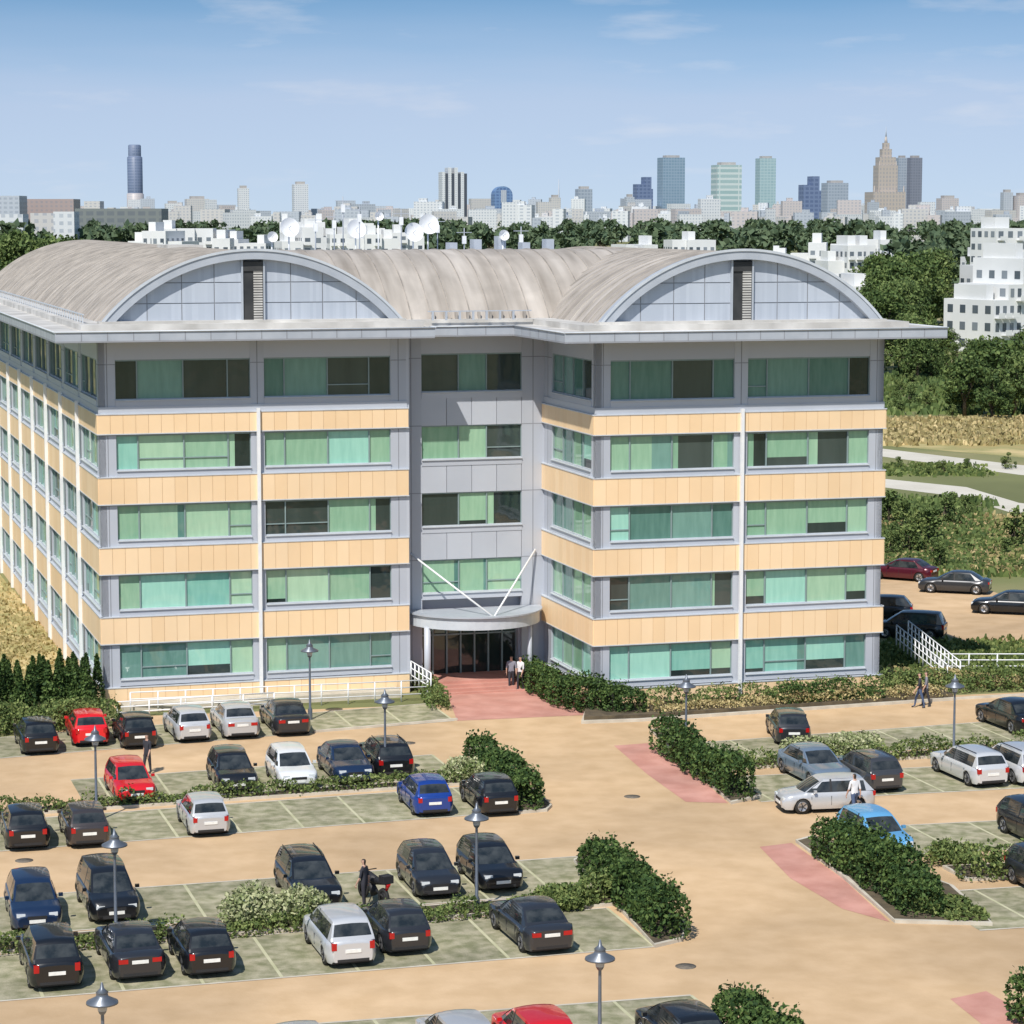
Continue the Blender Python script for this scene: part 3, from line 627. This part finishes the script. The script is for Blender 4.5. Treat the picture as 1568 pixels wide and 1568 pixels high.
def car_mesh(kind):
    P=dict(hatch=(3.95,.83,1.43,-1.90,1.00,-1.46,.22,.90),sedan=(4.5,.87,1.41,-1.74,1.02,-1.02,.20,.91),wagon=(4.55,.87,1.45,-2.18,1.02,-1.84,.22,.91),mpv=(4.2,.85,1.58,-2.02,1.2,-1.74,.38,.95))[kind]
    Ln,W,Ht,gb0,gb1,gr0,gr1,bz=P; q=MB(); hl=Ln/2; ax=[-hl+.80,hl-.82]; ar=.37
    ys=sorted(set([-hl,-hl+.05,-hl+.14,-hl+.26,-hl+.4,gb0,0,.4,gb1,gb1+.15,hl-.04,hl-.12,hl-.22,hl-.36]+[round(a+d,3) for a in ax for d in(-.40,-.36,-.27,-.14,0,.14,.27,.36,.40)]+[hl]))
    ys=[y for i,y in enumerate(ys) if i==0 or y-ys[i-1]>.012]
    def width(y):
        t=abs(y)/hl; return W*(1-.26*max(0,(t-.76)/.24)**2.4)
    def top(y):
        if y>gb1: 
            t=(y-gb1)/(hl-gb1); return bz-.01-.13*t-.20*max(0,(t-.7)/.3)**2
        if y<gb0:
            t=(gb0-y)/max(.01,(hl+gb0)); return bz+ (.05 if kind=='sedan' else .0)-.12*t**3
        return bz
    G=[]
    for y in ys:
        w_=width(y); zt=top(y); az=0
        for a in ax:
            if abs(y-a)<=ar+.001: az=max(az,.31+math.sqrt(max(0,ar*ar-(y-a)**2)))
        zl=.20+ (.07 if abs(y)>hl-.1 else 0)
        fl=1.02 if az>0 else 1.0
        h=[(w_*.93,max(zl,az-.02)),(w_*.985*fl,max(.33,az)),(w_*1.0*fl,max(.52,az+.02)),(w_*.975,max(.72,az+.05) if zt>.8 else zt-.06),(w_*.94,zt-.035),(w_*.85,zt),(w_*.45,zt+.03),(0,zt+.035)]
        G.append([(x,y,z) for x,z in h]+[(-x,y,z) for x,z in h[:-1][::-1]])
    q.grid(G,C_p)
    for yy,r in((0,G[0]),(1,G[-1])): 
        q.face(r if yy==0 else r[::-1],C_p)
    q.box(-W*.80,W*.80,-hl+.12,hl-.12,.19,.60,C_b); 
    wb=W*.90; wr=W*.74; zr=Ht-.06; zbb=bz-.01
    nR=8; RG=[]
    for i in range(nR+1):
        t=i/nR; y=gr0+(gr1-gr0)*t; wv=wr*(1-.07*(2*t-1)**2); cz=.06*(1-abs(2*t-1)**3)
        RG.append([(x*wv,y,zr+ cz*.6+ .05*(1-x*x)) for x in(-1,-.9,-.5,0,.5,.9,1)])
    q.grid(RG,C_p)
    fe=RG[-1]; re=RG[0]
    def edge(y,wv,bow): return [(x*wv,y+bow*(1-x*x),zbb) for x in(-1,-.9,-.5,0,.5,.9,1)]
    fb=edge(gb1,wb*.95,.18); rb=edge(gb0,wb*.96,-.05)
    def lerpg(A,Bq,n,bul=0): return [[tuple(A[j][k]*(1-i/n)+Bq[j][k]*i/n+((bul*math.sin(math.pi*i/n)) if k==2 else 0) for k in range(3)) for j in range(len(A))] for i in range(n+1)]
    q.grid(lerpg(fb,fe,5,.03),lambda a,b_:C_g if 1<=b_<=4 and a<=3 else (C_p if a>3 or b_ in(0,5) else C_g)); 
    q.grid(lerpg(rb,re,5,.03),lambda a,b_:C_g if (1<=b_<=4 and 1<=a<=3) else C_p)
    for s in(-1,1):
        lo=[(s*wb*.96,gb0,zbb)]+[(s*wb,y,zbb) for y in (gb0+.35,gb0+.9 if kind!='sedan' else gb0+.75,-.10,-.02,.85 if gb1>1.1 else .70)]+[(s*wb*.95,gb1,zbb)]
        hi=[]; 
        for k,p in enumerate(lo):
            y=min(max(p[1],gr0),gr1)
            if k==0:y=gr0
            if k==len(lo)-1:y=gr1
            t=(y-gr0)/(gr1-gr0)
            hi.append((s*wr*(1-.07*(2*t-1)**2),y,zr+.036*(1-abs(2*t-1)**3)))
        q.grid(lerpg(lo,hi,6),lambda a,b_:C_g if (a in(0,1,2,3,4) and b_ in(1,2,4)) or (b_==5 and a<2) else (C_b if b_==3 else C_p),False)
        for yy in (-.06,gb1-.22,gb0+.95 if kind!='sedan' else -.95):
            q.box(min(s*W*.96,s*(W*.998+.002)),max(s*W*.96,s*(W*.998+.002)),yy-.007,yy+.007,.36,.74,C_b)
        if kind=='wagon': q.tube((s*wr*.86,gr0+.1,Ht+.01),(s*wr*.86,gr1-.1,Ht+.01),.018,.018,C_b,5)
    f=hl; 
    for s in(-1,1):
        q.box(min(s*W*.46,s*W*.80),max(s*W*.46,s*W*.80),f-.24,f-.03,.58,.69,C_l)
        if kind in('hatch','wagon','mpv'): q.box(min(s*W*.64,s*W*.83),max(s*W*.64,s*W*.83),-f-.006,-f+.16,.66,bz-.05,C_k)
        else: q.box(min(s*W*.44,s*W*.78),max(s*W*.44,s*W*.78),-f-.012,-f+.14,.68,.82,C_k)
        q.box(min(s*(W-.02),s*(W+.12)),max(s*(W-.02),s*(W+.12)),gb1-.40,gb1-.29,bz-.01,bz+.10,C_p)
        for a in ax:
            x=s*(W-.02)
            pr=[(.0,-.02),(.18,-.02),(.20,0),(.205,-.02),(.30,-.01),(.325,-.05),(.325,-.18),(.28,-.20)]
            q.lathe((x,a,.325),[(r,s*h) for r,h in pr[3:]],C_t,20,'x'); q.lathe((x,a,.325),[(r,s*h) for r,h in pr[:4]],C_r,20,'x')
            for k in range(5):
                t=2*math.pi*k/5; q.tube((x-s*.012,a,.325),(x-s*.012,a+.19*math.cos(t),.325+.19*math.sin(t)),.02,.02,C_b,4)
    q.box(-W*.38,W*.38,f-.10,f+.008,.50,.61,C_b); q.box(-W*.55,W*.55,f-.1,f+.004,.25,.34,C_b); q.box(-.26,.26,f,f+.022,.38,.49,C_w)
    q.box(-W*.62,W*.62,-f-.006,-f+.1,.27,.36,C_b); zp=.56 if kind!='sedan' else .66; q.box(-.26,.26,-f-.022,-f,zp,zp+.11,C_w)
    me=q.mesh('car_'+kind); 
    bm=bmesh.new(); bm.from_mesh(me); bmesh.ops.remove_doubles(bm,verts=bm.verts,dist=.0008); bmesh.ops.recalc_face_normals(bm,faces=bm.faces); bm.to_mesh(me); bm.free()
    return me
CM={k:car_mesh(k) for k in('hatch','sedan','wagon','mpv')}
COL=dict(black=(.010,.011,.014),dgrey=(.05,.052,.058),brown=(.06,.05,.05),navy=(.012,.03,.08),blue=(.012,.06,.34),lblue=(.15,.42,.70),silver=(.58,.59,.61),sgrey=(.40,.41,.43),white=(.85,.85,.84),red=(.75,.012,.02),dred=(.10,.008,.02),steel=(.20,.27,.36))
def car(x,y,c,k='hatch',face='a',yaw=None,name='parked_car',dy=0):
    g=gp(x,y+5); Ln={'hatch':3.95,'sedan':4.5,'wagon':4.55,'mpv':4.2}[k]
    if yaw is None:
        p=g+E2*(Ln/2); rz=TH+math.radians(dy)+(math.pi if face=='f' else 0)+random.uniform(-.03,.03)
    else: p=g; rz=math.radians(yaw)
    o=link(name,CM[k],None,Matrix.Translation(p)@Matrix.Rotation(rz,4,'Z')); col=COL[c]; j=random.uniform(.85,1.15)
    if c=='black' and random.random()<.35: col=(.028,.030,.036)
    o.color=(*[min(1,v_*j) for v_ in col],1)
    s=random.uniform(.98,1.03); o.scale=(s,s,s)
for a in [(63,1153,'black','hatch'),(142,1140,'red','hatch'),(216,1144,'black','hatch'),(297,1134,'silver','hatch'),(373,1129,'silver','sedan'),(451,1124,'black','sedan'),
 (209,1228,'red','hatch','f'),(368,1212,'black','hatch','f'),(460,1207,'white','hatch','f'),(546,1199,'navy','sedan','f'),(609,1189,'black','wagon','a'),
 (46,1300,'black','hatch'),(139,1296,'brown','hatch'),(324,1279,'silver','hatch'),(669,1248,'blue','hatch'),(769,1247,'black','hatch'),
 (60,1425,'navy','hatch','f'),(177,1412,'black','mpv','f'),(492,1392,'black','wagon','f'),(677,1374,'black','hatch','f'),(772,1364,'black','hatch','f'),
 (89,1515,'black','mpv'),(214,1502,'black','sedan'),(324,1495,'black','hatch'),(541,1480,'silver','mpv'),(628,1461,'black','hatch'),(843,1460,'black','sedan'),
 (478,1670,'sgrey','hatch'),(730,1652,'silver','hatch'),(852,1645,'red','hatch'),(1079,1635,'black','hatch'),
 (1232,1138,'black','hatch','a',None,'parked_car',-14),(1278,1205,'steel','sedan','f'),(1360,1211,'dgrey','wagon'),(1520,1203,'silver','wagon'),(1590,1200,'silver','wagon'),
 (1372,1314,'lblue','hatch','f'),(1583,1122,'black','sedan'),(1625,1298,'black','hatch','f'),(1646,1380,'black','hatch','f')]: car(*a)
car(1262,1234,'silver','hatch',yaw=100)
car(1382,882,'dred','sedan',yaw=60); car(1462,902,'dgrey','sedan',yaw=72); car(1545,934,'black','sedan',yaw=74); car(1392,971,'black','mpv',yaw=72); car(1345,943,'black','hatch',yaw=80)
def motorcycle(x,y):
    q=MB()
    for yy in(-.7,.7):
        q.lathe((0,yy,.31),[(.20,-.04),(.30,-.06),(.32,0),(.30,.06),(.20,.04)],C_t,20,'x'); q.lathe((0,yy,.31),[(.0,-.03),(.20,-.02),(.20,.02),(0,.03)],C_b,16,'x')
    q.tube((0,.7,.31),(0,.45,1.0),.04,.03,C_r); q.tube((0,-.7,.31),(0,-.1,.45),.04,.04,C_b); q.tube((0,-.1,.3),(0,.35,.75),.16,.12,C_b)
    q.tube((0,-.2,.78),(0,.38,.86),.15,.17,C_b,12); q.tube((0,-.85,.86),(0,-.15,.78),.09,.14,C_b,10); q.tube((-.36,.40,1.05),(.36,.40,1.05),.02,.02,C_b)
    q.tube((0,.5,.75),(0,.66,1.15),.17,.08,C_l,10); q.tube((.15,-.7,.4),(.14,.1,.3),.05,.03,C_r); q.tube((0,-.9,.6),(0,-1.0,.85),.05,.1,C_k)
    q.box(-.2,.2,-1.05,-.7,.85,1.12,C_b); q.tube((-.2,0,0),(0,0,.35),.02,.02,C_b)
    q.obj('motorcycle',None,Matrix.Translation(gp(x,y))@Matrix.Rotation(TH+.3,4,'Z'))
motorcycle(572,1380)
# ---------------------------------------------------------------- people
S_skin=mat('skin',(.50,.30,.22),scale=3,rough=.6); S_hair=mat('hair',(.03,.02,.015),scale=9,rough=.6)
def person(x,y,shirt,trous,rz=0,stride=.12,z=0,arm=.12):
    V=[(0,0,.95),(0,0,1.15),(0,0,1.38),(0,0,1.50),(0,.01,1.58),(0,.015,1.66),(0,.01,1.75)]; Rr=[(.15,.11),(.135,.10),(.17,.11),(.055,.055),(.06,.065),(.078,.095),(.055,.07)]; E=[(i,i+1) for i in range(6)]
    for s in(-1,1):
        i=len(V); V+=[(s*.09,0,.88),(s*.095,s*stride*.6+.02,.50),(s*.10,s*stride-.02*s,.09),(s*.105,s*stride+.14,.035)]; Rr+=[(.095,.10),(.065,.065),(.04,.045),(.035,.03)]; E+=[(0,i),(i,i+1),(i+1,i+2),(i+2,i+3)]
        i=len(V); V+=[(s*.19,0,1.42),(s*.235,-s*arm*.4,1.14),(s*.25,-s*arm+.06,.90),(s*.25,-s*arm+.08,.82)]; Rr+=[(.06,.06),(.045,.045),(.03,.028),(.035,.018)]; E+=[(2,i),(i,i+1),(i+1,i+2),(i+2,i+3)]
    me=bpy.data.meshes.new('person'); me.from_pydata(V,E,[]); o=link('person',me)
    sk=o.modifiers.new('s','SKIN'); sk.use_smooth_shade=True
    for v_,r_ in zip(me.skin_vertices[0].data,Rr): v_.radius=r_
    me.skin_vertices[0].data[0].use_root=True
    ss=o.modifiers.new('d','SUBSURF'); ss.levels=2; ss.render_levels=2
    dg=bpy.context.evaluated_depsgraph_get(); m2=bpy.data.meshes.new_from_object(o.evaluated_get(dg)); o.modifiers.clear(); o.data=m2
    m2.materials.clear()
    for m in (S_skin,S_hair,shirt,trous,C_b): m2.materials.append(m)
    for p in m2.polygons:
        c=p.center
        if c.z>1.545: k=1 if (c.z>1.70 or c.y<-.02) else 0
        elif c.z>1.47 and abs(c.x)<.08: k=0
        elif abs(c.x)>.19 and c.z<1.12 : k=0
        elif c.z>.96: k=2
        elif c.z>.08: k=3
        else: k=4
        p.material_index=k; p.use_smooth=True
    q=MB()
    for s in(-1,1):
        for k in range(4):
            y0=-s*arm+.06+k*.018; l=(.07,.08,.075,.06)[k]; q.tube((s*.25,y0,.80),(s*.247,y0+.004,.80-l*.55),.009,.009,S_skin,5); q.tube((s*.247,y0+.004,.80-l*.55),(s*.238,y0+.012,.80-l),.009,.006,S_skin,5)
        q.tube((s*.245,-s*arm+.12,.84),(s*.235,-s*arm+.15,.79),.010,.008,S_skin,5)
    q.tube((0,.10,1.655),(0,.125,1.64),.012,.012,S_skin,5); q.box(-.035,-.018,.092,.104,1.672,1.682,S_hair); q.box(.018,.035,.092,.104,1.672,1.682,S_hair); q.box(-.022,.022,.09,.102,1.612,1.618,C_k)
    M=Matrix.Translation(gp(x,y)+Vector((0,0,z)))@Matrix.Rotation(rz,4,'Z'); o.matrix_world=M
    d=q.obj('hands_and_face'); d.parent=o
c_w=mat('white_shirt',(.7,.7,.72),scale=5); c_d=mat('dark_cloth',(.03,.03,.04),scale=5); c_g=mat('grey_cloth',(.2,.2,.24),scale=5); c_bl=mat('blue_jeans',(.06,.09,.17),scale=5)
person(783,1056,c_g,c_d,rz=math.pi); person(797,1057,c_w,c_d,rz=2.4)
person(1308,1250,c_w,c_bl,rz=.5,stride=.2); person(1408,1084,c_d,c_bl,rz=1.5,stride=.25,arm=.2); person(1418,1082,c_g,c_d,rz=1.5,stride=.2); person(226,1185,c_d,c_d,rz=2.5)
person(558,1390,c_d,c_d,rz=1.2,stride=.05)
# ---------------------------------------------------------------- city (distance haze painted into the far facade colours)
A_wh=facade_mat('hazy_white_flats',(.62,.64,.66),(.38,.42,.47),3.2,2.9,.5,.5); A_be=facade_mat('hazy_beige_flats',(.52,.51,.50),(.35,.37,.41),3.4,3,.5,.5); A_gr=facade_mat('hazy_grey_flats',(.43,.47,.53),(.32,.36,.42),4,3.2,.6,.5); A_pk=facade_mat('hazy_pink_flats',(.50,.46,.46),(.34,.35,.39),3.6,3,.45,.5)  # wall and window colours paled and low in contrast to paint haze
A_rf=mat('flat_roofs',(.30,.29,.29),(.42,.40,.38),scale=.05)
q=MB()
def bld(q,x,D,wd,z,m,dp=None,yaw=0):
    c=at(x,D); dp=dp or wd*.5; fr=lambda a,b_,zz:(c.x+a*math.cos(yaw)-b_*math.sin(yaw),c.y+a*math.sin(yaw)+b_*math.cos(yaw),zz)
    q.box(-wd/2,wd/2,0,dp,0,z,m,fr)
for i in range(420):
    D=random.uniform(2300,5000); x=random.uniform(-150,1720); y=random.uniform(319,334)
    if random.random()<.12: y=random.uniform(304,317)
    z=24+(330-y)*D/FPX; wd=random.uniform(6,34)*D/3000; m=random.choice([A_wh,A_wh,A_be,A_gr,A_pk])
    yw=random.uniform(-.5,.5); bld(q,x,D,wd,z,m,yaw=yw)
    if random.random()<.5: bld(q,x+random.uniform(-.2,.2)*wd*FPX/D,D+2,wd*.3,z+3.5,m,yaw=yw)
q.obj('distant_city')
W_wall=mat('white_render',(.66,.67,.67),(.75,.75,.74),scale=.1,rough=.8); W_win=mat('flat_windows',(.08,.10,.12),(.22,.25,.28),scale=.5,rough=.1,island=.8)
def flats(x,D,wd,z,yaw=0.,dp=14,steps=3,rise=0):
    q=MB(); c=at(x,D); seg=wd/steps
    for s in range(steps):
        zz=z-3.0*random.choice([0,0,1,1.4])-rise*(steps-1-s); x0=-wd/2+s*seg; yo=random.choice([0,1.5,3])
        q.box(x0,x0+seg-.01,yo,dp,0,zz,W_wall); fl=int(zz/3.0); nw=max(2,int(seg/2.6))
        if random.random()<.6: q.box(x0+seg*.2,x0+seg*.7,yo+3,dp-2,zz,zz+2.6,W_wall)
        for f in range(fl):
            for k in range(nw):
                a=x0+seg*(k+.25)/nw; b_=x0+seg*(k+.75)/nw; zb=f*3.0+.8; q.box(a,b_,yo-.05,yo+.05,zb,zb+1.5,W_win)
                if (k+f+s)%3!=1: q.box(a-.3,b_+.3,yo-1.3,yo+.02,f*3.0+.1,f*3.0+.25,W_wall); q.box(a-.3,b_+.3,yo-1.32,yo-1.24,f*3.0+.25,f*3.0+1.1,W_wall)
            for k in range(4):
                a=yo+(dp-yo)*(k+.25)/4; zb=f*3+.9; 
                for xs in(x0-.05,x0+seg-.04): q.box(xs,xs+.08,a,a+1.5,zb,zb+1.4,W_win)
    q.obj('apartment_block',None,Matrix.Translation(c)@Matrix.Rotation(yaw,4,'Z'))
flats(1575,455,16,19.5,.5,steps=5,rise=1.5); flats(1605,520,26,21.0,.3,steps=5,rise=1.0); flats(1640,620,40,21,.4,steps=5); flats(1560,700,22,17,.3,steps=4)
for x,D,wd,z in [(985,760,10,15.5),(1075,800,18,16.5),(1160,760,14,15.5),(1235,720,20,16.5),(1320,700,18,16),(1345,760,14,17)]: flats(x,D,wd,z,random.uniform(-.2,.4),steps=4)
for x,D,wd,z in [(1285,480,9,10.5),(1305,560,12,13.0)]: flats(x,D,wd,z,.2,steps=2)
for x,D,wd,z in [(235,760,18,19.5),(300,800,22,20),(365,820,18,19.5),(500,780,26,20.5),(560,760,20,21.5),(600,840,22,21.5),(465,800,14,22)]: flats(x,D,wd,z,random.uniform(-.3,.3),steps=4)
q=MB(); bld(q,185,1500,50,28,facade_mat('olive_office',(.18,.20,.20),(.13,.15,.17),6,4,.7,.6),30); q.obj('office_block')
q=MB(); bld(q,55,1900,60,36,facade_mat('brick_flats',(.36,.29,.28),(.28,.26,.28),3.6,3,.45,.5),30); bld(q,20,1850,14,38,A_gr,30); q.obj('brick_apartment_block')
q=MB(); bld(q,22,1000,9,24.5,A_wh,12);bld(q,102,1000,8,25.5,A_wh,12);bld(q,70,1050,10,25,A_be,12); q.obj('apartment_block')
def ht(y,D): return H+(330-y)*D/FPX
def tower(name,x0,x1,ytop,m,D=4600,fn=None,yaw=.25,dpf=.8):
    q=MB(); wd=(x1-x0)/FPX*D/(math.cos(yaw)+dpf*math.sin(abs(yaw))); z=ht(ytop,D)
    if fn: fn(q,wd,z,m)
    else:
        q.box(-wd/2,wd/2,-wd*dpf/2,wd*dpf/2,0,z,m); q.box(-wd*.3,wd*.3,-wd*.25,wd*.25,z,z+4,A_rf)
    return q.obj(name,None,Matrix.Translation(at((x0+x1)/2,D))@Matrix.Rotation(yaw,4,'Z'))
def slant(q,wd,z,m):
    n=20; 
    for k,(za,zb,rr,mm) in enumerate([(0,z*.42,.56,A_pk),(z*.42,z*.86,.5,m),(z*.86,z,.42,m)]): q.lathe((0,0,0),[(wd*rr,za),(wd*rr,zb),(wd*rr*.85,zb+2),(0,zb+2)],mm,n)
tower('skyscraper',198,225,225,facade_mat('navy_glass_tower',(.17,.21,.31),(.11,.15,.24),5,5,.7,.6),fn=slant)  # tower colours shifted to blue-grey as painted haze
def stripes(q,wd,z,m):
    for i in range(4): q.box(-wd/2+i*wd/4,-wd/2+i*wd/4+wd*.13,-wd*.4,wd*.4,0,z-(6 if i in(0,3) else 0),A_wh); q.box(-wd/2+i*wd/4+wd*.13,-wd/2+(i+1)*wd/4,-wd*.38,wd*.38,0,z-8,m)
tower('striped_residential_tower',672,716,258,mat('dark_glazing',(.06,.07,.09),scale=.1,rough=.2),3600,stripes,yaw=.2)
def archtop(q,wd,z,m):
    q.box(-wd/2,wd/2,-wd*.4,wd*.4,0,z-14,m); n=12
    P=[(wd/2*math.cos(math.pi*i/n),-wd*.39,z-14+14*math.sin(math.pi*i/n)) for i in range(n+1)]; q.face(P,m); q.grid([P,[(p[0],wd*.39,p[2]) for p in P]],m,False); q.box(-wd*.15,wd*.15,-wd*.42,-wd*.4,z-26,z-6,A_gr)
tower('blue_office_tower',752,785,286,facade_mat('blue_glass',(.15,.25,.43),(.08,.14,.29),6,5,.7,.6),4200,archtop)
g1=facade_mat('slate_glass',(.26,.35,.44),(.17,.26,.35),5,5,.75,.7); g2=facade_mat('green_white_glass',(.53,.60,.60),(.28,.41,.42),30,8,.95,.6); g3=facade_mat('teal_glass',(.38,.50,.53),(.27,.40,.44),6,5,.8,.7); g4=facade_mat('dark_blue_glass',(.15,.20,.33),(.09,.13,.24),7,6,.7,.6); g5=facade_mat('steel_glass',(.34,.39,.46),(.24,.29,.36),5,5,.7,.6)  # glass tones paled towards sky blue-grey, haze painted in
def stepd(q,wd,z,m): q.box(-wd/2,0,-wd*.4,wd*.4,0,z-12,m); q.box(0,wd*.4,-wd*.4,wd*.4,0,z,m); q.box(wd*.4,wd/2,-wd*.4,wd*.4,0,z-20,m)
tower('dark_office_tower',968,998,272,g4,4400,stepd)
tower('glass_office_tower',1005,1046,243,g1,4500); tower('green_office_tower',1087,1132,254,g2,3900); tower('teal_office_tower',1154,1184,244,g3,4500); tower('navy_office_tower',1220,1253,271,g4,3700,stepd); tower('curved_office_tower',1255,1294,281,g5,4200)
tower('twin_office_tower',1367,1384,243,g5,4800); tower('twin_office_tower',1384,1406,243,facade_mat('dark_slab',(.20,.22,.28),(.15,.17,.22),5,5,.6,.6),4790)
tower('grey_office_tower',880,906,290,g5,4000); tower('podium_block',1154,1215,322,g1,4300)
S_pal=facade_mat('sandstone_tower',(.43,.38,.34),(.31,.30,.31),6,7,.45,.6)  # stone colour paled, with distance haze painted in
def palace(q,wd,z,m):
    for s,zz in((.5,.36),(.30,.62),(.25,.70),(.15,.78),(.09,.84)): q.box(-wd*s,wd*s,-wd*s*.8,wd*s*.8,0,z*zz,m)
    for sx_ in(-1,1):
        for s,zz in((.50,.42),(.30,.66)): q.tube((sx_*wd*(s-.04),-wd*s*.7,z*.3),(sx_*wd*(s-.04),-wd*s*.7,z*zz),wd*.04,wd*.01,m,6)
    q.tube((0,0,z*.82),(0,0,z*.90),wd*.06,wd*.03,m,8); q.tube((0,0,z*.88),(0,0,z),wd*.025,wd*.004,A_gr,6)
tower('palace_clock_tower',1322,1380,196,S_pal,4700,palace,yaw=.2)
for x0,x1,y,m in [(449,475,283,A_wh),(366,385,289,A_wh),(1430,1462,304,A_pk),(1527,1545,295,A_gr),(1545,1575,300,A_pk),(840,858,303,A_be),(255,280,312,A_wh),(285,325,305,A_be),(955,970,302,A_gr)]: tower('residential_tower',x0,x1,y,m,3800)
q=MB(); c=at(855,4200); q.tube(c,c+Vector((0,0,ht(275,4200))),3,.5,A_gr,6); q.obj('radio_mast')
